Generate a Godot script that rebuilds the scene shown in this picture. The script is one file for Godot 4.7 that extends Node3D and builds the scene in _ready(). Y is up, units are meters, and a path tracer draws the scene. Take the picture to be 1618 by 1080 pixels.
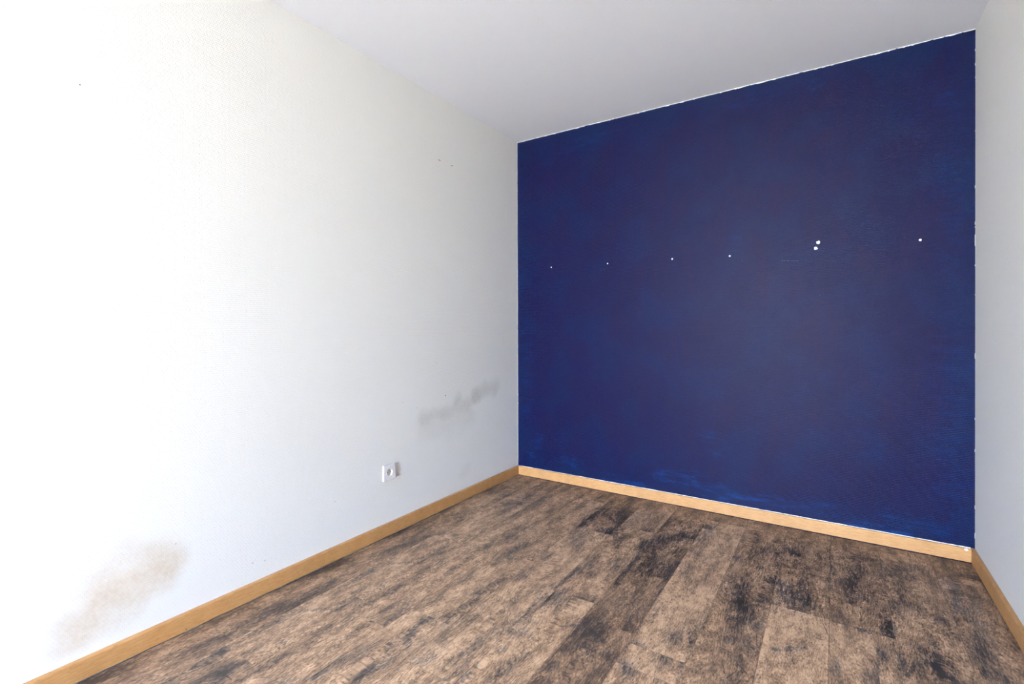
extends Node3D

# An empty bedroom: left wall on the plane x = 0, navy wall on z = 0, right wall on x = W, the glazed door behind the camera.
const W := 2.547
const H := 2.5
const L := 7.2
const PLANK := 0.1972
const EDGE := 1.981          # one long joint between floorboards; the others lie whole board widths away
const FLOOR_PX := 0.00135     # metres per pixel of the floorboard print
const FLOOR_Z := 2.62
const TILE := Vector2(0.168, 0.132)   # one repeat of the embossed wallpaper weave

# Marks on the floorboards: kind (0 dark smoke, 1 crack or speck, 2 pale wood, 3 curly figure), width, strength, then x and z in metres
const MARKS := [
	[0, 0.03, 0.6, 0.233, 1.85, 0.232, 1.79], [0, 0.03, 0.55, 0.283, 2.08, 0.271, 2.03, 0.254, 1.97],
	[0, 0.016, 0.6, 0.377, 2.3, 0.352, 2.26, 0.32, 2.21, 0.293, 2.14, 0.283, 2.08], [0, 0.02, 0.5, 0.33, 1.83, 0.348, 1.86],
	[1, 0.006, 0.6, 0.357, 1.85, 0.405, 1.85, 0.401, 1.78], [0, 0.02, 0.5, 0.604, 2.14, 0.587, 2.1, 0.594, 2.03, 0.594, 1.95, 0.582, 1.85, 0.577, 1.77, 0.55, 1.68],
	[0, 0.03, 0.75, 0.715, 2.05, 0.766, 2.04], [0, 0.04, 0.5, 0.813, 1.98, 0.832, 1.91, 0.844, 1.89], [0, 0.015, 0.4, 0.208, 1.75, 0.227, 1.61, 0.241, 1.51],
	[0, 0.009, 0.6, 0.241, 1.51, 0.308, 1.45, 0.325, 1.43], [0, 0.012, 0.5, 0.363, 1.65], [3, 0.02, 0.7, 0.447, 2.12], [3, 0.02, 0.7, 0.462, 2.08],
	[3, 0.02, 0.7, 0.468, 2.05], [3, 0.02, 0.7, 0.429, 1.91], [3, 0.02, 0.7, 0.478, 1.86], [3, 0.02, 0.7, 0.447, 1.63], [3, 0.02, 0.7, 0.033, 1.95],
	[3, 0.02, 0.7, 0.05, 2.04], [3, 0.02, 0.7, 0.043, 1.66], [3, 0.02, 0.7, 0.056, 2.1], [3, 0.02, 0.7, 0.063, 1.86], [3, 0.02, 0.7, 0.066, 1.79],
	[1, 0.004, 0.9, 0.386, 1.95], [1, 0.004, 0.9, 0.439, 1.78], [1, 0.006, 0.9, 0.412, 2.25, 0.419, 2.23], [0, 0.03, 0.5, 0.508, 2.23], [0, 0.05, 0.35, 0.395, 1.94],
	[0, 0.012, 0.6, 0.761, 1.47, 0.714, 1.51, 0.684, 1.54, 0.702, 1.62, 0.742, 1.68, 0.755, 1.71], [0, 0.02, 0.5, 0.755, 1.71, 0.755, 1.77, 0.742, 1.82, 0.73, 1.88],
	[0, 0.03, 0.5, 0.776, 1.53], [0, 0.02, 0.85, 0.695, 1.15], [1, 0.004, 0.5, 0.647, 1.29, 0.608, 1.13],
	[0, 0.02, 0.5, 0.996, 1.55, 1, 1.39, 0.996, 1.24, 1.01, 1.12, 1.04, 0.897], [0, 0.045, 0.6, 1.02, 1.37, 1.04, 1.31], [0, 0.025, 0.65, 1.01, 1.6, 1.05, 1.6],
	[0, 0.02, 0.6, 1.03, 1.71], [0, 0.03, 0.5, 1.02, 1.53], [0, 0.01, 0.75, 1.1, 1.28, 1.15, 1.28], [1, 0.007, 1, 1.08, 1.55, 1.09, 1.54],
	[1, 0.004, 0.5, 1.2, 1.39, 1.2, 1.69], [0, 0.05, 0.75, 1.25, 1.45, 1.23, 1.44], [0, 0.03, 0.6, 1.28, 1.56], [0, 0.016, 0.7, 1.22, 1.68, 1.21, 1.71],
	[0, 0.05, 0.5, 0.837, 1.91], [0, 0.02, 0.45, 0.844, 1.8], [1, 0.004, 0.9, 0.894, 1.79], [1, 0.004, 0.9, 0.634, 1.41], [0, 0.02, 0.6, 1.35, 1.54],
	[0, 0.03, 0.4, 0.792, 1.65], [0, 0.012, 0.5, 0.833, 1.29, 0.847, 1.25], [0, 0.012, 0.6, 1.01, 1.82, 1.01, 1.92], [1, 0.009, 0.9, 1.3, 1.73], [2, 0.07, 0.5, 0.959, 1.8],
	[2, 0.05, 0.5, 1.13, 1.35], [2, 0.07, 0.35, 1.12, 1.72], [2, 0.05, 0.3, 0.965, 1.69], [0, 0.025, 0.7, 0.805, 0.303, 0.813, 0.578, 0.812, 0.642],
	[0, 0.05, 0.6, 0.946, 0.261, 0.97, 0.41], [0, 0.04, 0.75, 0.951, 0.593, 0.987, 0.609], [0, 0.02, 0.7, 0.871, 0.87, 0.875, 0.662],
	[0, 0.03, 0.45, 1.02, 0.443, 1.06, 0.234], [0, 0.03, 0.8, 1.19, 0.712, 1.2, 0.619, 1.25, 0.53], [0, 0.05, 0.65, 1.25, 0.53, 1.34, 0.455, 1.4, 0.402],
	[0, 0.03, 0.75, 1.42, 0.227, 1.42, 0.366], [0, 0.016, 0.75, 1.19, 0.712, 1.2, 0.85, 1.2, 1.05], [0, 0.016, 0.95, 1.22, 1.08], [0, 0.1, 0.35, 1.32, 0.833],
	[0, 0.05, 0.45, 1.36, 0.621], [0, 0.05, 0.7, 1.25, 1.42], [0, 0.012, 0.6, 1.38, 1.16, 1.39, 1.03], [0, 0.02, 0.65, 1.44, 0.615], [1, 0.004, 0.9, 1.41, 0.564],
	[0, 0.03, 0.7, 1.61, 0.555], [0, 0.04, 0.8, 1.66, 0.824], [0, 0.03, 0.75, 1.69, 0.956, 1.74, 1.08], [0, 0.02, 0.6, 1.71, 0.606], [0, 0.02, 0.5, 1.62, 0.748],
	[1, 0.004, 0.9, 1.42, 1.18, 1.43, 1.18], [1, 0.004, 0.9, 0.98, 0.935], [1, 0.004, 0.9, 1.17, 0.654], [1, 0.004, 0.9, 1.18, 0.362], [1, 0.004, 0.9, 0.761, 0.553],
	[0, 0.02, 0.45, 1.5, 0.977], [0, 0.09, 0.3, 1.33, 1.22], [2, 0.05, 0.4, 1.14, 1.16], [2, 0.04, 0.4, 0.987, 1.02], [0, 0.045, 0.75, 1.81, 0.324],
	[0, 0.03, 0.5, 1.71, 0.388], [0, 0.02, 0.75, 1.71, 0.602], [0, 0.045, 0.8, 1.8, 0.702, 1.83, 0.776, 1.88, 0.8], [0, 0.06, 0.6, 1.86, 0.838],
	[2, 0.05, 0.4, 1.84, 0.645, 1.93, 0.615], [0, 0.01, 0.5, 1.98, 0.276, 1.98, 0.639], [0, 0.016, 0.65, 2.03, 0.269, 2.12, 0.23, 2.17, 0.21], [0, 0.05, 0.5, 2.09, 0.377],
	[0, 0.06, 0.7, 2.21, 0.298], [1, 0.004, 0.7, 1.91, 0.54, 1.95, 0.536], [1, 0.004, 0.9, 1.94, 0.751], [1, 0.004, 0.9, 1.87, 0.257],
	[1, 0.004, 0.9, 2.08, 0.763, 2.08, 0.84], [0, 0.012, 0.9, 2.08, 0.906, 2.1, 0.909], [1, 0.004, 0.7, 1.96, 0.859, 1.97, 0.947], [0, 0.014, 0.6, 1.99, 0.858],
	[0, 0.04, 0.4, 2.02, 0.537], [0, 0.03, 0.4, 2.09, 0.624, 2.14, 0.663], [0, 0.06, 0.75, 2.23, 0.314], [0, 0.04, 0.6, 2.31, 0.206], [0, 0.03, 0.5, 2.17, 0.366],
	[0, 0.028, 0.75, 2.42, 0.312, 2.42, 0.394, 2.41, 0.489, 2.42, 0.566, 2.44, 0.611], [0, 0.022, 0.6, 2.42, 0.759, 2.44, 0.836],
	[0, 0.014, 0.95, 2.27, 0.997, 2.28, 1.02, 2.3, 1.05], [0, 0.014, 0.8, 2.18, 0.823], [0, 0.011, 0.75, 2.18, 0.998, 2.18, 1.09],
	[0, 0.02, 0.5, 2.46, 0.391, 2.45, 0.627, 2.44, 0.851], [0, 0.03, 0.6, 2.51, 0.188, 2.53, 0.199], [0, 0.03, 0.55, 2.42, 0.954], [2, 0.02, 0.5, 2.43, 0.648, 2.43, 0.702],
	[0, 0.04, 0.35, 2.27, 0.628], [0, 0.04, 0.35, 2.26, 0.934], [1, 0.006, 0.9, 2.16, 0.95], [0, 0.012, 0.7, 2.16, 0.836, 2.17, 0.901], [0, 0.06, 0.3, 2.19, 0.655],
	[0, 0.05, 0.65, 0.326, 0.366, 0.361, 0.497], [0, 0.02, 0.6, 0.434, 0.273, 0.446, 0.564], [0, 0.05, 0.45, 0.13, 0.423], [0, 0.018, 0.7, 0.297, 1.09],
	[0, 0.015, 0.6, 0.178, 1.19], [0, 0.02, 0.85, 0.694, 1.15], [0, 0.03, 0.4, 0.433, 1.34], [0, 0.012, 0.6, 0.611, 1.14], [3, 0.02, 0.7, 0.421, 1.1],
	[3, 0.02, 0.7, 0.069, 0.995], [3, 0.02, 0.7, 0.109, 0.97], [3, 0.02, 0.7, 0.087, 0.757], [3, 0.02, 0.7, 0.413, 1.05], [1, 0.004, 0.5, 0.397, 0.982, 0.413, 0.789],
	[2, 0.02, 0.5, 0.196, 0.472, 0.363, 0.452], [1, 0.004, 0.9, 0.586, 0.651], [1, 0.004, 0.9, 0.599, 0.787], [0, 0.05, 0.5, 0.594, 0.806], [0, 0.05, 0.4, 0.629, 0.966],
	[2, 0.04, 0.5, 0.224, 0.24, 0.228, 0.08], [1, 0.008, 0.9, 0.047, 2.5], [1, 0.008, 0.9, 0.05, 2.1], [0, 0.016, 0.65, 0.399, 2.3, 0.337, 2.25, 0.316, 2.19],
	[0, 0.03, 0.4, 0.097, 2.43], [0, 0.02, 0.4, 0.037, 2.33], [0, 0.012, 0.6, 0.224, 2.36], [0, 0.03, 0.35, 0.119, 2.49], [1, 0.008, 0.9, 1.7, 1.21, 1.7, 1.25],
	[0, 0.03, 0.5, 1.72, 1.32], [1, 0.004, 0.9, 1.69, 1.38, 1.7, 1.42], [1, 0.004, 0.9, 1.73, 1.35, 1.76, 1.38], [1, 0.004, 0.9, 1.66, 1.29, 1.7, 1.3],
	[1, 0.004, 0.9, 1.76, 1.14, 1.77, 1.21], [0, 0.012, 0.75, 1.82, 1.2, 1.88, 1.16, 1.91, 1.13], [0, 0.03, 0.6, 1.43, 1.45], [0, 0.025, 0.8, 1.74, 1.09],
	[2, 0.014, 0.5, 1.79, 0.916, 1.79, 1.06, 1.78, 1.33], [0, 0.05, 0.5, 1.72, 1.22], [1, 0.004, 0.9, 1.71, 1.44, 1.73, 1.39], [0, 0.04, 0.4, 1.51, 1.34],
	[2, 0.06, 0.5, 1.65, 1.43], [2, 0.06, 0.4, 1.91, 0.978], [1, 0.004, 0.9, 1.96, 0.936, 1.98, 1.02, 1.98, 1.12], [1, 0.006, 0.9, 1.94, 1.05, 1.96, 1.05],
	[1, 0.004, 0.9, 1.96, 1.08, 1.98, 1.11], [1, 0.004, 0.9, 2.08, 0.771, 2.08, 0.843], [0, 0.012, 0.95, 2.07, 0.9, 2.1, 0.908], [0, 0.01, 0.8, 2.18, 0.796, 2.17, 0.883],
	[0, 0.01, 0.7, 2.18, 0.994, 2.19, 1.11], [1, 0.006, 0.9, 2.16, 0.952], [0, 0.016, 0.95, 2.27, 1.01], [0, 0.01, 0.5, 2.13, 1.02, 2.12, 1.1], [2, 0.08, 0.35, 2.02, 1.12],
	[1, 0.004, 0.9, 1.96, 1.22], [2, 0.008, 0.5, 2.19, 0.761, 2.18, 0.911]
]

# z of the butt joints in each row of floorboards, from the left wall to the right one
const JOINTS := [0.9, 0.475, 0.55, 0.215, 0.637, 1.28, 0.45, 0.14, 0.15, 0.895, 0.902, 0.02, 0.2]
const TONES := [[-0.03, -0.11], [0.0, 0.02, -0.04], [0.0, 0.0, 0.02], [0.0, 0.02, 0.06], [-0.12, 0.08, 0.04], [0.02, 0.07], [-0.1, -0.12, -0.06], [-0.05, 0.1, 0.08], [-0.05, -0.07, 0.06], [-0.07, 0.11], [-0.09, 0.06], [-0.06, -0.03], [-0.13, -0.04]]   # how light each board is, row by row from the navy wall

var mat := {}
var taken := {}


func _ready() -> void:
	view()
	daylight()
	materials()
	shell()
	floorboards()
	skirting()
	glazed_door()
	wall_socket()
	small_things()


# ---------------------------------------------------------------- camera and light

func view() -> void:
	var cam := Camera3D.new()
	cam.name = "camera"
	var yaw := 0.5834726
	var pitch := -0.0039224
	var roll := -0.0028051
	var ahead := Vector3(-sin(yaw) * cos(pitch), sin(pitch), -cos(yaw) * cos(pitch))
	var right := Vector3(cos(yaw), 0, -sin(yaw))
	var up := right.cross(ahead)
	var r2 := right * cos(roll) + up * sin(roll)
	var u2 := up * cos(roll) - right * sin(roll)
	cam.transform = Transform3D(Basis(r2, u2, -ahead), Vector3(1.9984, 1.1183, 3.1047))
	cam.projection = Camera3D.PROJECTION_FRUSTUM
	cam.near = 0.1
	cam.far = 200.0
	cam.size = 2.0 * 540.0 / 772.75 * cam.near
	cam.frustum_offset = Vector2(0, -(540.0 - 517.77) / 772.75 * cam.near)
	add_child(cam)
	cam.current = true


func daylight() -> void:
	var air := ProceduralSkyMaterial.new()
	air.sky_top_color = Color(0.72, 0.825, 1.0)
	air.sky_horizon_color = Color(0.91, 0.945, 1.0)
	air.sky_curve = 0.2
	air.ground_bottom_color = Color(0.88, 0.87, 0.85)
	air.ground_horizon_color = Color(0.92, 0.92, 0.91)
	air.sky_energy_multiplier = 1.0
	var env := Environment.new()
	env.background_mode = Environment.BG_SKY
	env.sky = Sky.new()
	env.sky.sky_material = air
	env.background_energy_multiplier = 113.0
	env.tonemap_mode = Environment.TONE_MAPPER_LINEAR
	env.tonemap_exposure = 1.0
	env.sdfgi_enabled = true
	env.ssao_enabled = true
	env.ssil_enabled = true
	var we := WorldEnvironment.new()
	we.name = "environment"
	we.environment = env
	add_child(we)


# ---------------------------------------------------------------- helpers

func numbered(called: String) -> String:
	var n: int = taken.get(called, 0)
	taken[called] = n + 1
	return called if n == 0 else "%s_%03d" % [called, n]


func surface() -> SurfaceTool:
	var st := SurfaceTool.new()
	st.begin(Mesh.PRIMITIVE_TRIANGLES)
	return st


func corner(st: SurfaceTool, p: Vector3, n: Vector3, uv: Vector2, uv2 := Vector2.ZERO) -> void:
	st.set_normal(n)
	st.set_uv(uv)
	st.set_uv2(uv2)
	st.add_vertex(p)


func flat_uv(p: Vector3, n: Vector3) -> Vector2:
	var a := n.abs()
	if a.x >= a.y and a.x >= a.z:
		return Vector2(p.z, -p.y)
	return Vector2(p.x, p.z) if a.y >= a.z else Vector2(p.x, -p.y)


# a flat face with its corners in order; it turns them so that the face looks along n
func face(st: SurfaceTool, pts: Array, n: Vector3, scale := Vector2.ONE, over := Rect2(0, 0, 1, 1), normals := []) -> void:
	var order := range(pts.size())
	if (pts[1] - pts[0]).cross(pts[2] - pts[0]).dot(n) > 0.0:
		order.reverse()
	for i in range(1, pts.size() - 1):
		for k in [order[0], order[i], order[i + 1]]:
			var uv := flat_uv(pts[k], n)
			corner(st, pts[k], normals[k] if normals else n, uv * scale, (uv - over.position) / over.size)


func block(st: SurfaceTool, lo: Vector3, hi: Vector3, scale := Vector2.ONE, over := Rect2(0, 0, 1, 1)) -> void:
	for axis in 3:
		for side in 2:
			var n := Vector3.ZERO
			n[axis] = 1.0 if side else -1.0
			var b := (axis + 1) % 3
			var c := (axis + 2) % 3
			var pts := []
			for q in [[0, 0], [1, 0], [1, 1], [0, 1]]:
				var p := Vector3.ZERO
				p[axis] = hi[axis] if side else lo[axis]
				p[b] = hi[b] if q[0] else lo[b]
				p[c] = hi[c] if q[1] else lo[c]
				pts.append(p)
			face(st, pts, n, scale, over)


# a box whose twelve edges are cut at 45 degrees
func chamfered(st: SurfaceTool, lo: Vector3, hi: Vector3, e: float, scale := Vector2.ONE, over := Rect2(0, 0, 1, 1)) -> void:
	var mid := (lo + hi) / 2.0
	var half := (hi - lo) / 2.0
	for axis in 3:
		var b := (axis + 1) % 3
		var c := (axis + 2) % 3
		for s in [-1.0, 1.0]:
			var n := Vector3.ZERO
			n[axis] = s
			var pts := []
			for q in [[-1, -1], [1, -1], [1, 1], [-1, 1]]:
				var p := Vector3.ZERO
				p[axis] = half[axis] * s
				p[b] = (half[b] - e) * q[0]
				p[c] = (half[c] - e) * q[1]
				pts.append(mid + p)
			face(st, pts, n, scale, over)
			for t in [-1.0, 1.0]:
				var m := Vector3.ZERO
				m[axis] = s
				m[b] = t
				var edge := []
				for q in [[0, -1], [0, 1], [1, 1], [1, -1]]:
					var p := Vector3.ZERO
					p[axis] = (half[axis] - (e if q[0] else 0.0)) * s
					p[b] = (half[b] - (0.0 if q[0] else e)) * t
					p[c] = (half[c] - e) * q[1]
					edge.append(mid + p)
				face(st, edge, m.normalized(), scale, over)
	for sx in [-1.0, 1.0]:
		for sy in [-1.0, 1.0]:
			for sz in [-1.0, 1.0]:
				var s := Vector3(sx, sy, sz)
				face(st, [mid + s * (half - Vector3(0, e, e)), mid + s * (half - Vector3(e, 0, e)), mid + s * (half - Vector3(e, e, 0))], s.normalized(), scale, over)


# a profile of (radius, height) turned about the axis from at along up
func lathe(st: SurfaceTool, at: Vector3, up: Vector3, profile: Array, sides := 20, wobble := 0.0, rng_seed := 1) -> void:
	var a := up.cross(Vector3(0.31, 0.87, 0.39)).normalized()
	var b := up.cross(a)
	var rng := RandomNumberGenerator.new()
	rng.seed = rng_seed
	var grow := []
	for i in sides:
		grow.append(1.0 + rng.randf_range(-wobble, wobble))
	for i in sides:
		var j := (i + 1) % sides
		var d0 := (a * cos(TAU * i / sides) + b * sin(TAU * i / sides))
		var d1 := (a * cos(TAU * j / sides) + b * sin(TAU * j / sides))
		for k in range(profile.size() - 1):
			var p: Vector2 = profile[k]
			var q: Vector2 = profile[k + 1]
			var pts := []
			for c in [[d0, p, grow[i]], [d1, p, grow[j]], [d1, q, grow[j]], [d0, q, grow[i]]]:
				pts.append(at + c[0] * c[1].x * c[2] + up * c[1].y)
			var lean := Vector2(q.y - p.y, p.x - q.x)     # outwards for a profile that runs from the outer foot to the top
			var n := ((d0 + d1).normalized() * lean.x + up * lean.y).normalized()
			if p.x < 1e-6:
				pts.remove_at(1)
			elif q.x < 1e-6:
				pts.remove_at(3)
			face(st, pts, n)


func rod(st: SurfaceTool, a: Vector3, b: Vector3, r: float, sides := 8) -> void:
	var up := (b - a).normalized()
	lathe(st, a, up, [Vector2(0, 0), Vector2(r, 0), Vector2(r, a.distance_to(b)), Vector2(0, a.distance_to(b))], sides)


func part(st: SurfaceTool, called: String, m: Material, parent: Node) -> MeshInstance3D:
	st.set_material(m)
	var o := MeshInstance3D.new()
	o.name = numbered(called) if parent == self else called
	o.mesh = st.commit()
	parent.add_child(o, true)
	return o


func tag(o: Node, label: String, category: String, group := "", kind := "") -> void:
	o.set_meta("label", label)
	o.set_meta("category", category)
	if group:
		o.set_meta("group", group)
	if kind:
		o.set_meta("kind", kind)


func base(called: String, at: Vector3) -> Node3D:
	var o := Node3D.new()
	o.name = numbered(called)
	o.position = at
	add_child(o)
	return o


func noise_bytes(w: int, h: int, frequency: float, octaves: int, rng_seed: int, stretch := Vector2.ONE, kind := FastNoiseLite.TYPE_SIMPLEX_SMOOTH) -> PackedByteArray:
	var n := FastNoiseLite.new()
	n.seed = rng_seed
	n.noise_type = kind
	n.frequency = frequency
	n.fractal_type = FastNoiseLite.FRACTAL_FBM if octaves > 1 else FastNoiseLite.FRACTAL_NONE
	n.fractal_octaves = octaves
	var im := n.get_image(maxi(8, int(w / stretch.x)), maxi(8, int(h / stretch.y)))
	if im.get_width() != w or im.get_height() != h:
		im.resize(w, h, Image.INTERPOLATE_CUBIC)
	im.convert(Image.FORMAT_L8)
	return im.get_data()


func from_segments(x: float, z: float, m: Array) -> float:
	var best := 1e9
	var p := Vector2(x, z)
	if m.size() == 5:
		return p.distance_to(Vector2(m[3], m[4]))
	for i in range(3, m.size() - 2, 2):
		best = minf(best, p.distance_to(Geometry2D.get_closest_point_to_segment(p, Vector2(m[i], m[i + 1]), Vector2(m[i + 2], m[i + 3]))))
	return best


# ---------------------------------------------------------------- materials

func plain(color: Color, rough: float, specular := 0.5, metal := 0.0) -> StandardMaterial3D:
	var m := StandardMaterial3D.new()
	m.albedo_color = color
	m.roughness = rough
	m.metallic = metal
	m.metallic_specular = specular
	return m


# rows of short raised threads, every second row shifted by half a thread
func weave() -> ImageTexture:
	var px := 0.0006
	var w := int(TILE.x / px)
	var h := int(TILE.y / px)
	var rng := RandomNumberGenerator.new()
	rng.seed = 11
	var cols := 16
	var rows := 16
	var tall := []
	for i in cols * rows:
		tall.append([rng.randf_range(0.55, 1.0), rng.randf_range(-0.1, 0.1), rng.randf_range(-0.08, 0.08)])
	var im := Image.create(w, h, false, Image.FORMAT_RF)
	for y in h:
		var fy := float(y) / h * rows
		for x in w:
			var best := 0.0
			for dj in [-1, 0, 1]:
				var j: int = int(floor(fy)) + dj
				var fx := float(x) / w * cols - 0.5 * posmod(j, 2)
				for di in [0, -1, 1]:
					var i: int = int(floor(fx)) + di
					var t: Array = tall[posmod(j, rows) * cols + posmod(i, cols)]
					var u: float = (fx - i - 0.5 - t[1]) / 0.52
					var v: float = (fy - j - 0.5 - t[2]) / 0.5
					var r: float = u * u * u * u + v * v
					if r < 1.0:
						best = maxf(best, t[0] * sqrt(1.0 - r))
			im.set_pixel(x, y, Color(best, best, best))
	return ImageTexture.create_from_image(im)


# embossed paper under paint: the weave as relief, the colour of the whole wall laid once over it
func papered(relief: Texture2D, over: Image, rough: float, depth: float, specular := 0.5) -> StandardMaterial3D:
	var m := plain(Color(0.9, 0.9, 0.89), rough, specular)
	m.heightmap_enabled = true
	m.heightmap_texture = relief
	m.heightmap_scale = depth
	if over:
		m.detail_enabled = true
		m.detail_albedo = ImageTexture.create_from_image(over)
		m.detail_uv_layer = BaseMaterial3D.DETAIL_UV_2
		m.detail_blend_mode = BaseMaterial3D.BLEND_MODE_MIX
	return m


const WHITE := Color(0.92, 0.922, 0.91)

# white paint over the left wall, with the rubbed dirt where a bed and a chair stood
func left_wall_print() -> Image:
	var px := 0.0036
	var w := int(L / px)
	var h := int((H + 0.02) / px)
	var im := Image.create(w, h, false, Image.FORMAT_RGB8)
	im.fill(WHITE)
	var cloud := noise_bytes(w, h, 0.02, 4, 5, Vector2(1, 1))
	var grain := noise_bytes(w, h, 0.18, 2, 6)
	var smear := noise_bytes(w, h, 0.03, 3, 8, Vector2(1, 1))
	# kind, colour, strength, reach, then z and y along the rubbed line
	var rubs := [
		[0, Color(0.72, 0.62, 0.5), 0.5, 0.065, 2.56, 0.17, 2.5, 0.21, 2.42, 0.24, 2.34, 0.25],
		[0, Color(0.74, 0.65, 0.54), 0.42, 0.065, 2.52, 0.26, 2.43, 0.29, 2.34, 0.3],
		[0, Color(0.76, 0.69, 0.6), 0.2, 0.05, 2.6, 0.36, 2.53, 0.38, 2.46, 0.36],
		[0, Color(0.75, 0.67, 0.57), 0.32, 0.045, 2.62, 0.13, 2.54, 0.12, 2.46, 0.14],
		[0, Color(0.6, 0.58, 0.56), 0.33, 0.045, 0.52, 0.655, 0.42, 0.685, 0.3, 0.69],
		[0, Color(0.62, 0.6, 0.57), 0.29, 0.04, 1.0, 0.585, 0.85, 0.59, 0.72, 0.605, 0.6, 0.625, 0.5, 0.64],
		[0, Color(0.64, 0.62, 0.59), 0.18, 0.07, 1.0, 0.53, 0.8, 0.52, 0.6, 0.54],
		[0, Color(0.66, 0.64, 0.6), 0.25, 0.025, 0.72, 0.64, 0.69, 0.68],
		[0, Color(0.7, 0.68, 0.64), 0.15, 0.03, 0.66, 0.17, 0.6, 0.2],
	]
	for r in rubs:
		var lo := Vector2(1e9, 1e9)
		var hi := -lo
		for i in range(4, r.size(), 2):
			lo = lo.min(Vector2(r[i], r[i + 1]))
			hi = hi.max(Vector2(r[i], r[i + 1]))
		var reach: float = r[3] * 2.2
		var line: Array = r.slice(1)
		for y in range(maxi(0, int((H - hi.y - reach) / px)), mini(h, int((H - lo.y + reach) / px))):
			for x in range(maxi(0, int((lo.x - reach) / px)), mini(w, int((hi.x + reach) / px))):
				var at := y * w + x
				var d := from_segments(x * px, H - y * px, line)
				d += (cloud[at] / 255.0 - 0.5) * reach * 0.55
				var a := 1.0 - smoothstep(0.1 * r[3], reach * 0.8, d)
				a *= 0.56 * r[2] * (0.85 + 0.25 * (smear[at] / 255.0)) * (0.7 + 0.6 * grain[at] / 255.0)
				if a > 0.004:
					im.set_pixel(x, y, im.get_pixel(x, y).lerp(r[1], minf(a, 0.85)))
	# pin holes and little scuffs
	for s in [[1.175, 0.698], [1.067, 0.651], [2.016, 0.149], [1.968, 0.137], [0.652, 0.168], [2.3, 0.33], [1.62, 0.28], [0.9, 0.9]]:
		im.set_pixel(int(s[0] / px), int((H - s[1]) / px), Color(0.62, 0.6, 0.58))
	return im


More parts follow.
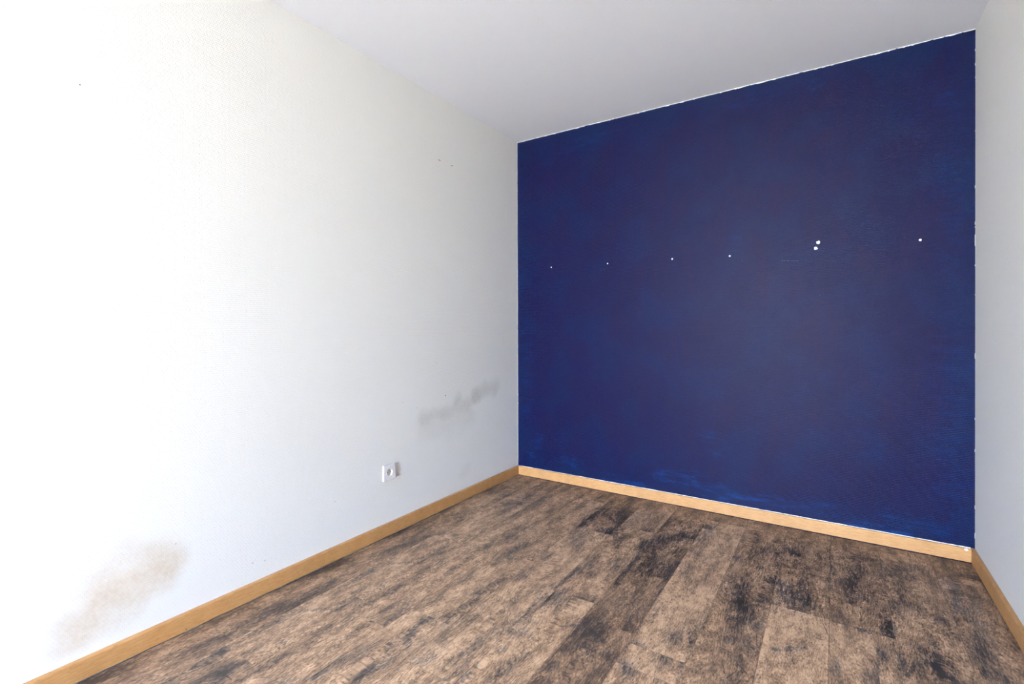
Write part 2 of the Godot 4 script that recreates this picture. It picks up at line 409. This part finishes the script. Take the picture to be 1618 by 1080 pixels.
# navy emulsion on the end wall: rolled field, brushed edges, thin strokes of a brighter blue, a white line left along the ceiling and corners
func navy_print() -> Image:
	var px := 0.002
	var w := int(W / px)
	var h := int((H + 0.02) / px)
	var im := Image.create(w, h, false, Image.FORMAT_RGB8)
	var cloud := noise_bytes(w, h, 0.006, 4, 21)
	var roll := noise_bytes(w, h, 0.03, 3, 22, Vector2(1, 7))
	var hatch := noise_bytes(w, h, 0.06, 3, 23, Vector2(6, 1))
	var fine := noise_bytes(w, h, 0.16, 2, 24)
	var rag := noise_bytes(w, h, 0.03, 3, 25)
	var teal := PackedFloat32Array()
	teal.resize(w * h)
	# strength, half height, then x and y of brush strokes in the brighter blue
	var strokes := [
		[1.0, 0.035, 1.08, 0.165, 1.3, 0.185], [0.8, 0.03, 1.36, 0.13, 1.5, 0.12, 1.75, 0.125], [1.0, 0.02, 2.05, 0.082, 2.3, 0.084], [0.7, 0.025, 0.7, 0.085, 0.95, 0.085],
		[0.55, 0.03, 0.12, 0.16, 0.2, 0.32], [0.5, 0.03, 0.38, 0.17, 0.47, 0.15], [0.4, 0.04, 1.36, 0.45, 1.4, 0.38], [0.4, 0.04, 2.12, 0.54, 2.17, 0.5], [0.5, 0.03, 1.84, 0.13, 1.98, 0.14],
		[0.5, 0.025, 2.2, 0.16, 2.45, 0.12], [0.3, 0.03, 0.35, 2.36, 0.8, 2.42], [0.2, 0.04, 1.45, 2.4, 1.9, 2.43], [0.22, 0.07, 2.45, 0.3, 2.46, 1.0], [0.2, 0.06, 2.46, 1.6, 2.44, 2.2],
		[0.3, 0.05, 0.08, 0.5, 0.07, 1.1], [0.3, 0.03, 1.5, 1.62, 1.52, 1.58],
	]
	for s in strokes:
		var lo := Vector2(1e9, 1e9)
		var hi := -lo
		for i in range(2, s.size(), 2):
			lo = lo.min(Vector2(s[i], s[i + 1]))
			hi = hi.max(Vector2(s[i], s[i + 1]))
		var reach: float = s[1] * 2.0
		var line: Array = [0] + s
		for y in range(maxi(0, int((H - hi.y - reach) / px)), mini(h, int((H - lo.y + reach) / px))):
			for x in range(maxi(0, int((lo.x - reach) / px)), mini(w, int((hi.x + reach) / px))):
				var at := y * w + x
				var d := from_segments(x * px, H - y * px, line) + (rag[at] / 255.0 - 0.5) * reach
				var a: float = s[0] * (1.0 - smoothstep(0.0, reach, d)) * smoothstep(0.25, 0.8, hatch[at] / 255.0)
				teal[at] = maxf(teal[at], a)
	var deep := Color(0.045, 0.056, 0.196)
	var wine := Color(0.068, 0.054, 0.19)
	var sea := Color(0.028, 0.08, 0.216)
	var bright := Color(0.012, 0.185, 0.39)
	var data := PackedByteArray()
	data.resize(w * h * 3)
	var o := 0
	for y in h:
		var up := H - y * px
		for x in w:
			var at := y * w + x
			var across := x * px
			var r := rag[at] / 255.0
			var edge := minf(minf(across, W - across), minf(absf(up - 0.07), H - up))
			var brushed := 1.0 - smoothstep(0.03, 0.13, edge + (r - 0.5) * 0.12)
			var c := deep.lerp(wine, smoothstep(0.35, 0.8, roll[at] / 255.0) * 0.8)
			c = c.lerp(sea, clampf(smoothstep(0.42, 0.75, cloud[at] / 255.0) * 0.6 + brushed * 0.6, 0.0, 1.0))
			c = c.lerp(bright, teal[at] * 0.85)
			var f := 0.88 + 0.24 * fine[at] / 255.0
			c = Color(c.r * f, c.g * f, c.b * f)
			# where the brush stopped
			var bare := up > H - 0.0032 - (r - 0.5) * 0.005 or across < 0.001 + (r - 0.5) * 0.003 or across > W - 0.002 - (r - 0.5) * 0.006
			if bare:
				c = WHITE
			data[o] = int(c.r * 255.0)
			data[o + 1] = int(c.g * 255.0)
			data[o + 2] = int(c.b * 255.0)
			o += 3
	im = Image.create_from_data(w, h, false, Image.FORMAT_RGB8, data)
	# a row of chipped points and single chips
	for i in 12:
		im.set_pixel(int((1.748 + i * 0.0075) / px), int((H - 1.478 + i * 0.0006) / px), Color(0.62, 0.63, 0.68) if i % 3 else Color(0.35, 0.36, 0.5))
	for s in [[1.548, 1.496], [0.103, 1.728], [1.93, 1.28], [0.14, 0.58]]:
		im.set_pixel(int(s[0] / px), int((H - s[1]) / px), Color(0.55, 0.57, 0.65))
	return im


# weathered oak print: grain, rings, smoke and cracks, computed board by board
func board_print() -> Array:
	var w := int(2.56 / FLOOR_PX)
	var h := int(FLOOR_Z / FLOOR_PX)
	var fine := noise_bytes(w, h, 0.38, 2, 31, Vector2(1, 5))
	var thread := noise_bytes(w, h, 0.11, 4, 32, Vector2(1, 7))
	var cloud := noise_bytes(w, h, 0.012, 5, 33, Vector2(1, 3.6))
	var bend := noise_bytes(w, h, 0.007, 2, 34, Vector2(1, 5))
	var mottle := noise_bytes(w, h, 0.03, 5, 37, Vector2(1, 1.5))
	var fleck := noise_bytes(w, h, 0.22, 2, 35, Vector2(1, 3.0))
	var pore := noise_bytes(w, h, 0.42, 1, 36, Vector2(1, 9))
	var dark := PackedFloat32Array()
	dark.resize(w * h)
	var pale := PackedFloat32Array()
	pale.resize(w * h)
	var line := PackedFloat32Array()
	line.resize(w * h)
	var rng := RandomNumberGenerator.new()
	rng.seed = 77
	for m in MARKS:
		var lo := Vector2(1e9, 1e9)
		var hi := -lo
		for i in range(3, m.size(), 2):
			lo = lo.min(Vector2(m[i], m[i + 1]))
			hi = hi.max(Vector2(m[i], m[i + 1]))
		var kind: int = m[0]
		if kind == 3:
			# two or three short hooked lines across the grain
			for k in 3:
				var c := Vector2(lo.x + rng.randf_range(-0.025, 0.025), lo.y + rng.randf_range(-0.04, 0.04))
				var bow := rng.randf_range(0.006, 0.012)
				var long := rng.randf_range(0.012, 0.024)
				for t in 41:
					var s := t / 20.0 - 1.0
					var p := c + Vector2(s * long, bow * sin(s * 2.6) + bow * 0.5 * cos(s * 5.0))
					for dx in [0, 1]:
						var px: int = int(p.x / FLOOR_PX) + dx
						var pz := int(p.y / FLOOR_PX)
						if px >= 0 and px < w and pz >= 0 and pz < h:
							line[pz * w + px] = maxf(line[pz * w + px], 0.75 * (1.0 - absf(s) * 0.6))
			continue
		var wide: float = m[1]
		var reach: float = wide * (1.0 if kind == 1 else 1.9)
		for z in range(maxi(0, int((lo.y - reach) / FLOOR_PX)), mini(h, int((hi.y + reach) / FLOOR_PX) + 1)):
			for x in range(maxi(0, int((lo.x - reach) / FLOOR_PX)), mini(w, int((hi.x + reach) / FLOOR_PX) + 1)):
				var at := z * w + x
				var d := from_segments(x * FLOOR_PX, z * FLOOR_PX, m)
				if kind == 1:
					d += (fleck[at] / 255.0 - 0.5) * wide * 0.5
					line[at] = maxf(line[at], m[2] * (1.0 - smoothstep(wide * 0.25, wide * 0.6, d)))
				else:
					d = d * 0.85 + ((mottle[at] - 128) / 255.0 * 1.7 + (thread[at] - 128) / 255.0 * 1.2 + (fleck[at] - 128) / 255.0 * 0.5) * wide
					var a: float = m[2] * (1.0 - smoothstep(0.0, wide * 1.5, d))
					if kind == 0:
						dark[at] = maxf(dark[at], a)
					else:
						pale[at] = maxf(pale[at], a)
	# worm holes and short splits
	for i in 900:
		var c := Vector2(rng.randf_range(0.0, 2.54), rng.randf_range(0.0, FLOOR_Z))
		var turn := rng.randf_range(-0.5, 0.5) if rng.randf() < 0.75 else rng.randf_range(-1.5, 1.5)
		var long := rng.randf_range(0.002, 0.007)
		var deep := rng.randf_range(0.35, 0.95)
		var fat := 1 if rng.randf() < 0.75 else 2
		for t in 9:
			var p := c + Vector2(sin(turn), cos(turn)) * long * (t / 4.0 - 1.0)
			for dx in fat:
				var px: int = int(p.x / FLOOR_PX) + dx
				var pz := int(p.y / FLOOR_PX)
				if px >= 0 and px < w and pz >= 0 and pz < h:
					line[pz * w + px] = maxf(line[pz * w + px], deep)
	# every board has its own stretch of the print
	var col_of := PackedInt32Array()
	for x in w:
		col_of.append(clampi(int(floor((x * FLOOR_PX - EDGE) / PLANK)) + 10, 0, 12))
	var shift := {}
	var data := PackedByteArray()
	data.resize(w * h * 3)
	var relief := PackedByteArray()
	relief.resize(w * h)
	var o := 0
	for z in h:
		var zm := z * FLOOR_PX
		var rows := []
		for c in 13:
			var n := int(floor((zm - JOINTS[c]) / 1.3))
			var key := Vector2i(c, n)
			if not shift.has(key):
				shift[key] = [rng.randi_range(0, w - 1), rng.randi_range(0, h - 1), rng.randf_range(12.0, 45.0), TONES[c][clampi(n + 1, 0, TONES[c].size() - 1)], rng.randf_range(-0.08, 0.05)]
			rows.append(shift[key])
		for x in w:
			var at := z * w + x
			var c := col_of[x]
			var own: Array = rows[c]
			var zz: int = (z + own[1]) % h
			var xx: int = (x + own[0]) % w
			var far: int = zz * w + xx
			var wave := bend[far]
			var bent: int = zz * w + posmod(xx + int((wave - 128) * own[2] / 128.0), w)
			var ring := absf(fmod(wave * 0.07 + thread[far] * 0.004, 1.0) - 0.5) * 2.0
			var strand := thread[bent] / 255.0 * 0.6 + fine[bent] / 255.0 * 0.4
			var spread: float = clampf((cloud[far] / 255.0 - 0.52 + own[4]) * 1.5, 0.0, 0.5) + dark[at] * 0.9
			var smoke := spread * smoothstep(0.0, 1.0, 0.6 + spread * 0.3 + (0.5 - strand) * 1.6 + (mottle[far] / 255.0 - 0.5) * 1.3)
			var v: float = 0.62 + own[3] * 1.45
			v += (fine[bent] / 255.0 - 0.5) * 0.62 + (thread[bent] / 255.0 - 0.5) * 0.36 + (ring * ring - 0.4) * 0.2 + (mottle[far] / 255.0 - 0.5) * 0.42
			v -= (cloud[far] / 255.0 - 0.5) * 0.5
			v += pale[at] * 0.24
			v -= smoothstep(0.64, 0.8, fleck[bent] / 255.0) * 0.3
			v -= smoothstep(0.7, 0.85, pore[bent] / 255.0) * 0.2
			v -= smoke * 0.52
			v -= line[at] * 0.5
			v = clampf(v, 0.0, 1.0)
			var s := clampf(smoke * 1.1 + (thread[far] / 255.0 - 0.55) * 0.5, 0.0, 1.0)
			# brown to tan, greyer where smoked
			var r: float
			var g: float
			var b: float
			if v < 0.5:
				var t := v * 2.0
				r = lerpf(0.215, 0.525, t)
				g = lerpf(0.18, 0.42, t)
				b = lerpf(0.165, 0.335, t)
			else:
				var t := v * 2.0 - 1.0
				r = lerpf(0.525, 0.805, t)
				g = lerpf(0.42, 0.672, t)
				b = lerpf(0.335, 0.545, t)
			var grey := r * 0.4 + g * 0.4 + b * 0.2
			r = lerpf(r, grey * 0.98, s * 0.7)
			g = lerpf(g, grey * 0.95, s * 0.7)
			b = lerpf(b, grey * 0.95, s * 0.7)
			data[o] = int(clampf(r, 0.0, 1.0) * 255.0)
			data[o + 1] = int(clampf(g, 0.0, 1.0) * 255.0)
			data[o + 2] = int(clampf(b, 0.0, 1.0) * 255.0)
			relief[at] = int(255.0 * clampf(0.75 + (fine[bent] / 255.0 - 0.5) * 0.3 - line[at] * 0.4 - smoothstep(0.64, 0.8, fleck[bent] / 255.0) * 0.3, 0.0, 1.0))
			o += 3
	return [Image.create_from_data(w, h, false, Image.FORMAT_RGB8, data), Image.create_from_data(w, h, false, Image.FORMAT_L8, relief)]


func beech_print() -> Image:
	var w := 1024
	var h := 64
	var long := noise_bytes(w, h, 0.2, 3, 41, Vector2(9, 1))
	var ticks := noise_bytes(w, h, 0.3, 2, 42, Vector2(5, 1))
	var tone := noise_bytes(w, h, 0.01, 2, 43)
	var im := Image.create(w, h, false, Image.FORMAT_RGB8)
	for y in h:
		for x in w:
			var at := y * w + x
			var v := 0.5 + (long[at] / 255.0 - 0.5) * 0.55 + (tone[at] / 255.0 - 0.5) * 0.3 - smoothstep(0.62, 0.8, ticks[at] / 255.0) * 0.3
			im.set_pixel(x, y, Color(0.62, 0.445, 0.265).lerp(Color(0.735, 0.58, 0.395), clampf(v, 0.0, 1.0)))
	return im


func materials() -> void:
	var relief := weave()
	mat.left = papered(relief, left_wall_print(), 0.62, 0.05, 0.4)
	mat.navy = papered(relief, navy_print(), 0.33, 0.11, 0.2)
	mat.paper = papered(relief, null, 0.62, 0.05, 0.4)
	mat.paper.albedo_color = WHITE
	mat.ceiling = plain(Color(0.9, 0.913, 0.94), 0.9, 0.3)
	var print_ := board_print()
	mat.board = plain(Color.WHITE, 0.5, 0.45)
	mat.board.albedo_texture = ImageTexture.create_from_image(print_[0])
	mat.board.heightmap_enabled = true
	mat.board.heightmap_texture = ImageTexture.create_from_image(print_[1])
	mat.board.heightmap_scale = 0.03
	mat.screed = plain(Color(0.09, 0.08, 0.07), 0.9)
	mat.beech = plain(Color.WHITE, 0.45, 0.45)
	mat.beech.albedo_texture = ImageTexture.create_from_image(beech_print())
	mat.filler = plain(Color(0.93, 0.93, 0.92), 0.8, 0.3)
	mat.plastic = plain(Color(0.93, 0.93, 0.935), 0.3)
	mat.ivory = plain(Color(0.93, 0.925, 0.9), 0.3)
	mat.hole_and_shadow = plain(Color(0.05, 0.05, 0.05), 0.8)  # for the pin holes and the painted shadow in the socket well
	mat.steel = plain(Color(0.62, 0.62, 0.62), 0.3, 0.5, 1.0)
	mat.rust = plain(Color(0.33, 0.29, 0.27), 0.5, 0.5, 0.6)
	mat.lacquer = plain(Color(0.93, 0.93, 0.92), 0.35)
	mat.glass = plain(Color(1, 1, 1, 0.06), 0.0)
	mat.glass.transparency = BaseMaterial3D.TRANSPARENCY_ALPHA


# ---------------------------------------------------------------- the room

func shell() -> void:
	var per := Vector2.ONE / TILE
	var st := surface()
	block(st, Vector3(-0.2, -0.15, -0.2), Vector3(0, H + 0.2, L + 0.25), per, Rect2(0, -H, L, H + 0.02))
	var o := part(st, "wall_left", mat.left, self)
	tag(o, "long white wall of embossed woven wallpaper with brown and grey rub stains", "wall", "", "structure")
	st = surface()
	block(st, Vector3(0, -0.15, -0.2), Vector3(W, H + 0.2, 0), per, Rect2(0, -H, W, H + 0.02))
	o = part(st, "wall_back", mat.navy, self)
	tag(o, "navy blue painted wall of embossed wallpaper between the two white walls", "wall", "", "structure")
	st = surface()
	block(st, Vector3(W, -0.15, -0.2), Vector3(W + 0.2, H + 0.2, L + 0.25), per)
	o = part(st, "wall_right", mat.paper, self)
	tag(o, "clean unstained white wallpapered wall meeting the navy wall", "wall", "", "structure")
	# the wall behind, with the opening of the glazed door
	st = surface()
	block(st, Vector3(0, -0.15, L), Vector3(DOOR_X0, H + 0.2, L + 0.25), per)
	block(st, Vector3(DOOR_X1, -0.15, L), Vector3(W, H + 0.2, L + 0.25), per)
	block(st, Vector3(DOOR_X0, DOOR_TOP, L), Vector3(DOOR_X1, H + 0.2, L + 0.25), per)
	block(st, Vector3(DOOR_X0, -0.15, L), Vector3(DOOR_X1, 0.02, L + 0.25), per)
	o = part(st, "wall_front", mat.paper, self)
	tag(o, "white wallpapered wall around the glazed door facing the navy wall", "wall", "", "structure")
	st = surface()
	block(st, Vector3(0, H, 0), Vector3(W, H + 0.2, L))
	o = part(st, "ceiling", mat.ceiling, self)
	tag(o, "plain matt white painted ceiling above the empty room", "ceiling", "", "structure")


func floorboards() -> void:
	var st := surface()
	block(st, Vector3(0, -0.15, 0), Vector3(W, -0.008, L))
	var slab := part(st, "floor", mat.screed, self)
	tag(slab, "weathered brown and grey oak floorboards running towards the navy wall", "floor", "", "structure")
	var gap := 0.0003
	for c in range(-1, 13):
		var x0 := maxf(EDGE + (c - 10) * PLANK, 0.0125) + gap
		var x1 := minf(EDGE + (c - 9) * PLANK, W - 0.012) - gap
		if x1 - x0 < 0.003:
			continue
		var z: float = JOINTS[maxi(c, 0)] - 1.3
		while z < L:
			var z0 := maxf(z, 0.012) + gap
			var z1 := minf(z + 1.3, L - 0.002) - gap
			z += 1.3
			if z1 - z0 < 0.004:
				continue
			# boards behind the camera repeat the print of the boards in front of it
			var from := 0.0 if z1 < FLOOR_Z else z1 - FLOOR_Z
			st = surface()
			chamfered(st, Vector3(x0, -0.008, z0), Vector3(x1, 0, z1), 0.0006, Vector2(1.0 / 2.56, 1.0 / FLOOR_Z))
			var o := part(st, "floorboard", mat.board if from <= 0.0 else turned(from), slab)
			o.cast_shadow = GeometryInstance3D.SHADOW_CASTING_SETTING_ON


func turned(from: float) -> StandardMaterial3D:
	var key := "board%d" % int(round(from * 1000))
	if not mat.has(key):
		mat[key] = mat.board.duplicate()
		mat[key].uv1_offset = Vector3(0, -from / FLOOR_Z, 0)
	return mat[key]


# a skirting board: rounded upper edge, a narrow gap above the floorboards; a runs along the wall, out points into the room
func skirting_board(called: String, label: String, a: Vector3, b: Vector3, out: Vector3) -> MeshInstance3D:
	var thick := 0.016
	var tall := 0.0685
	var foot := 0.0055
	var shape := [Vector2(0, foot), Vector2(thick, foot), Vector2(thick, tall - 0.005), Vector2(thick - 0.0007, tall - 0.0025), Vector2(thick - 0.0025, tall - 0.0007), Vector2(thick - 0.005, tall), Vector2(0, tall)]
	var along := (b - a).normalized()
	var long := a.distance_to(b)
	var st := surface()
	for i in range(shape.size()):
		var p: Vector2 = shape[i]
		var q: Vector2 = shape[(i + 1) % shape.size()]
		var n := (out * (q.y - p.y) + Vector3.UP * (p.x - q.x)).normalized()
		if i == shape.size() - 1:
			n = -out
		var pts := [a + out * p.x + Vector3.UP * p.y, b + out * p.x + Vector3.UP * p.y, b + out * q.x + Vector3.UP * q.y, a + out * q.x + Vector3.UP * q.y]
		var uvs := [Vector2(0, p.x + p.y), Vector2(long, p.x + p.y), Vector2(long, q.x + q.y), Vector2(0, q.x + q.y)]
		var order := [0, 1, 2, 0, 2, 3]
		if (pts[1] - pts[0]).cross(pts[2] - pts[0]).dot(n) > 0.0:
			order.reverse()
		for k in order:
			corner(st, pts[k], n, Vector2(uvs[k].x / 1.3, uvs[k].y / 0.085))
	for e in [[a, -along], [b, along]]:
		var cap := []
		for p in shape:
			cap.append(e[0] + out * p.x + Vector3.UP * p.y)
		face(st, cap, e[1], Vector2(1 / 1.3, 1 / 0.085))
	var o := part(st, called, mat.beech, self)
	tag(o, label, "baseboard", "", "structure")
	return o


func skirting() -> void:
	var t := 0.016
	var left := skirting_board("baseboard_left", "long orange beech baseboard under the stained white wall", Vector3(0, 0, 0), Vector3(0, 0, L), Vector3.RIGHT)
	var back := skirting_board("baseboard_back", "pale beech baseboard under the navy wall with white caulk along its top", Vector3(t, 0, 0), Vector3(W - t, 0, 0), Vector3.BACK)
	skirting_board("baseboard_right", "brown beech baseboard under the clean unstained white wall", Vector3(W, 0, 0), Vector3(W, 0, L), Vector3.LEFT)
	skirting_board("baseboard_front", "beech baseboard beside the glazed door facing the navy wall", Vector3(DOOR_X1 + 0.02, 0, L), Vector3(W - t, 0, L), Vector3.FORWARD)
	for at in [Vector3(t, 0.029, 1.691), Vector3(t, 0.012, 2.273)]:
		var st := surface()
		lathe(st, at, Vector3.RIGHT, [Vector2(0.0022, 0), Vector2(0.0018, 0.0006), Vector2(0, 0.0007)], 8)
		part(st, "nail_head", mat.rust, left)
	# an uneven bead of white filler between the navy paint and the board
	var rng := RandomNumberGenerator.new()
	rng.seed = 5
	var st := surface()
	var n := 260
	var ridge := []
	var lump := 0.0
	for i in n + 1:
		lump = lerpf(lump, rng.randf_range(0.0, 1.0), 0.35)
		var x := lerpf(t, W - t, float(i) / n)
		var more := 0.3 if x < 0.5 else 0.75 if x < 1.5 else 1.0
		ridge.append([x, 0.0685 + 0.0001 + 0.0030 * lump * more * (1.0 if rng.randf() < 0.85 else 0.3), 0.003 + 0.006 * lump])
	for i in n:
		var p: Array = ridge[i]
		var q: Array = ridge[i + 1]
		face(st, [Vector3(p[0], 0.0680, p[2]), Vector3(q[0], 0.0680, q[2]), Vector3(q[0], q[1], 0.0004), Vector3(p[0], p[1], 0.0004)], Vector3(0, 0.7, 0.7).normalized())
	part(st, "filler_bead", mat.filler, back).set_meta("label", "uneven white filler line")
	st = surface()
	lathe(st, Vector3(W - 0.034, 0.062, t), Vector3.BACK, [Vector2(0.0065, 0), Vector2(0.005, 0.001), Vector2(0, 0.0015)], 12, 0.3, 3)
	part(st, "paint_drip", mat.filler, back).set_meta("label", "white paint drip")


const DOOR_X0 := 0.1
const DOOR_X1 := 2.15
const DOOR_TOP := 2.35

# two-leaf glazed door to the balcony, in the wall behind the camera: the room's only light
func glazed_door() -> void:
	var root := base("window_1", Vector3((DOOR_X0 + DOOR_X1) / 2, 0.02, L))
	tag(root, "white two-leaf glazed balcony door opposite the navy wall", "window", "", "structure")
	var hw := (DOOR_X1 - DOOR_X0) / 2
	var tall := DOOR_TOP - 0.02
	var st := surface()
	for s in [-1.0, 1.0]:
		block(st, Vector3(minf(s * hw, s * (hw - 0.045)), 0, 0.06), Vector3(maxf(s * hw, s * (hw - 0.045)), tall, 0.13))
	block(st, Vector3(-hw + 0.045, tall - 0.045, 0.06), Vector3(hw - 0.045, tall, 0.13))
	block(st, Vector3(-hw + 0.045, 0, 0.06), Vector3(hw - 0.045, 0.03, 0.13))
	part(st, "window_frame", mat.lacquer, root)
	for s in [-1.0, 1.0]:
		var a := 0.002
		var b := hw - 0.047
		st = surface()
		var lo := 0.032
		var hi := tall - 0.047
		for e in [[a, a + 0.055, lo, hi], [b - 0.055, b, lo, hi], [a + 0.055, b - 0.055, lo, lo + 0.09], [a + 0.055, b - 0.055, hi - 0.06, hi]]:
			block(st, Vector3(minf(s * e[0], s * e[1]), e[2], 0.05), Vector3(maxf(s * e[0], s * e[1]), e[3], 0.1))
		var leaf := part(st, "door_leaf", mat.lacquer, root)
		st = surface()
		block(st, Vector3(minf(s * (a + 0.053), s * (b - 0.053)), lo + 0.088, 0.073), Vector3(maxf(s * (a + 0.053), s * (b - 0.053)), hi - 0.058, 0.077))
		part(st, "pane", mat.glass, leaf)
		if s > 0:
			st = surface()
			chamfered(st, Vector3(0.016, 1.0, 0.042), Vector3(0.042, 1.14, 0.05), 0.003)
			rod(st, Vector3(0.029, 1.07, 0.05), Vector3(0.029, 1.07, 0.0), 0.008, 10)
			chamfered(st, Vector3(0.019, 0.95, -0.008), Vector3(0.039, 1.08, 0.004), 0.004)
			part(st, "handle", mat.steel, leaf)


# ---------------------------------------------------------------- things on the walls

func wall_socket() -> void:
	var root := base("power_socket", Vector3(0, 0.338, 1.284))
	tag(root, "white square power socket low on the white wall above the baseboard", "socket")
	# the plate: a chamfered square frame with a round opening
	var half := 0.0415
	var deep := 0.0095
	var r := 0.0215
	var st := surface()
	var n := 32
	for i in n:
		var pts := []
		for k in [i, i + 1]:
			var ang: float = TAU * k / n
			var d := Vector2(cos(ang), sin(ang))
			var sq := d / maxf(absf(d.x), absf(d.y))
			pts.append([d, sq])
		var at := func(v: Vector2, x: float) -> Vector3: return Vector3(x, v.y, v.x)
		var d0: Vector2 = pts[0][0]
		var d1: Vector2 = pts[1][0]
		var s0: Vector2 = pts[0][1]
		var s1: Vector2 = pts[1][1]
		face(st, [at.call(d0 * r, deep), at.call(d1 * r, deep), at.call(s1 * (half - 0.0025), deep), at.call(s0 * (half - 0.0025), deep)], Vector3.RIGHT)
		var side := (s0 + s1) / 2
		var sn := Vector3(0, 0, signf(side.x)) if absf(side.x) > absf(side.y) else Vector3(0, signf(side.y), 0)
		face(st, [at.call(s0 * (half - 0.0025), deep), at.call(s1 * (half - 0.0025), deep), at.call(s1 * half, deep - 0.0025), at.call(s0 * half, deep - 0.0025)], (sn + Vector3.RIGHT).normalized())
		face(st, [at.call(s0 * half, deep - 0.0025), at.call(s1 * half, deep - 0.0025), at.call(s1 * half, 0), at.call(s0 * half, 0)], sn)
	part(st, "plate", mat.plastic, root)
	# the well
	st = surface()
	lathe(st, Vector3.ZERO, Vector3.RIGHT, [Vector2(0, 0.0012), Vector2(r - 0.0035, 0.0012), Vector2(r - 0.002, 0.0105), Vector2(r + 0.0015, 0.0105), Vector2(r + 0.002, deep)], 32)
	var well := part(st, "insert", mat.ivory, root)
	for dz in [-0.0095, 0.0095]:
		st = surface()
		lathe(st, Vector3(0.0013, 0, dz), Vector3.RIGHT, [Vector2(0.0029, 0), Vector2(0.0027, 0.0003), Vector2(0, 0.0003)], 12)
		part(st, "pin_hole", mat.hole_and_shadow, well)
	st = surface()
	lathe(st, Vector3(0.0012, 0.0105, 0), Vector3.RIGHT, [Vector2(0.0024, 0), Vector2(0.0024, 0.009), Vector2(0.0014, 0.011), Vector2(0, 0.0115)], 12)
	part(st, "earth_pin", mat.steel, root)
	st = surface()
	lathe(st, Vector3(0.0014, 0.0095, 0.011), Vector3.RIGHT, [Vector2(0.0032, 0), Vector2(0.003, 0.0005), Vector2(0, 0.0005)], 12)  # dark disc painting the shadow beside the earth pin, no real opening
	part(st, "painted_shadow", mat.hole_and_shadow, root)


func plug(at: Vector3, r: float, label: String) -> void:
	var root := base("wall_plug", at)
	tag(root, label, "wall plug", "white wall plugs across the navy wall")
	var st := surface()
	lathe(st, Vector3.ZERO, Vector3.BACK, [Vector2(r, 0), Vector2(r * 0.92, 0.0012), Vector2(r * 0.5, 0.002), Vector2(r * 0.3, 0.002), Vector2(r * 0.28, 0.0005)], 16, 0.08, int(at.x * 1000))
	part(st, "collar", mat.filler, root)
	st = surface()
	lathe(st, Vector3(0, 0, 0.0002), Vector3.BACK, [Vector2(r * 0.3, 0), Vector2(r * 0.28, 0.0006), Vector2(0, 0.0006)], 10)
	part(st, "core", mat.filler, root)


func small_things() -> void:
	plug(Vector3(0.290, 1.541, 0), 0.0042, "tiny white wall plug on the navy wall, first from the stained wall")
	plug(Vector3(0.721, 1.537, 0), 0.0045, "small white wall plug on the navy wall, second from the stained wall")
	plug(Vector3(1.150, 1.534, 0), 0.0050, "white wall plug on the navy wall, third from the stained wall")
	plug(Vector3(1.483, 1.526, 0), 0.0050, "white wall plug on the navy wall, fourth from the stained wall")
	plug(Vector3(2.348, 1.534, 0), 0.0055, "round white wall plug on the navy wall, nearest the clean white wall")
	var st := surface()
	lathe(st, Vector3(1.924, 1.562, 0), Vector3.BACK, [Vector2(0.0085, 0), Vector2(0.0072, 0.0018), Vector2(0.004, 0.0028), Vector2(0, 0.0032)], 14, 0.3, 4)
	var o := part(st, "filler_dab", mat.filler, self)
	tag(o, "ragged white filler dab on the navy wall, upper of a close pair", "filler dab", "pair of filler dabs on the navy wall")
	st = surface()
	lathe(st, Vector3(1.913, 1.532, 0), Vector3.BACK, [Vector2(0.0085, 0), Vector2(0.0070, 0.0018), Vector2(0.004, 0.0028), Vector2(0, 0.0032)], 14, 0.2, 9)
	o = part(st, "filler_dab", mat.filler, self)
	tag(o, "drop-shaped white filler dab on the navy wall, lower of a close pair", "filler dab", "pair of filler dabs on the navy wall")
	st = surface()
	lathe(st, Vector3(0, 0.334, 2.734), Vector3.RIGHT, [Vector2(0.012, 0), Vector2(0.009, 0.0006), Vector2(0.005, 0.0011), Vector2(0, 0.0013)], 16, 0.15, 2)
	o = part(st, "filler_dab", mat.filler, self)
	tag(o, "white filler dab on the white wall beside the brown stain", "filler dab")
	# two staples left in the paper
	for s in [[Vector3(0, 2.122, 0.872), -0.05, "thin dark staple high in the white wall, farther from the navy wall"], [Vector3(0, 2.120, 0.755), 0.28, "thin dark staple high in the white wall, closer to the navy wall"]]:
		st = surface()
		var d := Vector3(0, sin(s[1]), -cos(s[1])) * 0.008
		var lift := Vector3(0.0016, 0, 0)
		rod(st, s[0] - d + lift, s[0] + d + lift, 0.0012, 8)
		rod(st, s[0] - d, s[0] - d + lift * 1.6, 0.0011, 8)
		rod(st, s[0] + d, s[0] + d + lift * 1.6, 0.0011, 8)
		o = part(st, "staple", mat.rust, self)
		tag(o, s[2], "staple", "staples in the white wall")
	for s in [[Vector3(0, 0.693, 0.824), 0.0032, "small dark nail in the white wall above the grey rub stain"], [Vector3(0, 1.886, 2.562), 0.002, "tiny dark nail high in the white wall far from the navy wall"]]:
		st = surface()
		lathe(st, s[0], Vector3.RIGHT, [Vector2(s[1] * 0.4, 0), Vector2(s[1] * 0.4, 0.002), Vector2(s[1], 0.002), Vector2(s[1] * 0.9, 0.0032), Vector2(0, 0.0036)], 10)
		o = part(st, "nail", mat.rust, self)
		tag(o, s[2], "nail", "nails in the white wall")
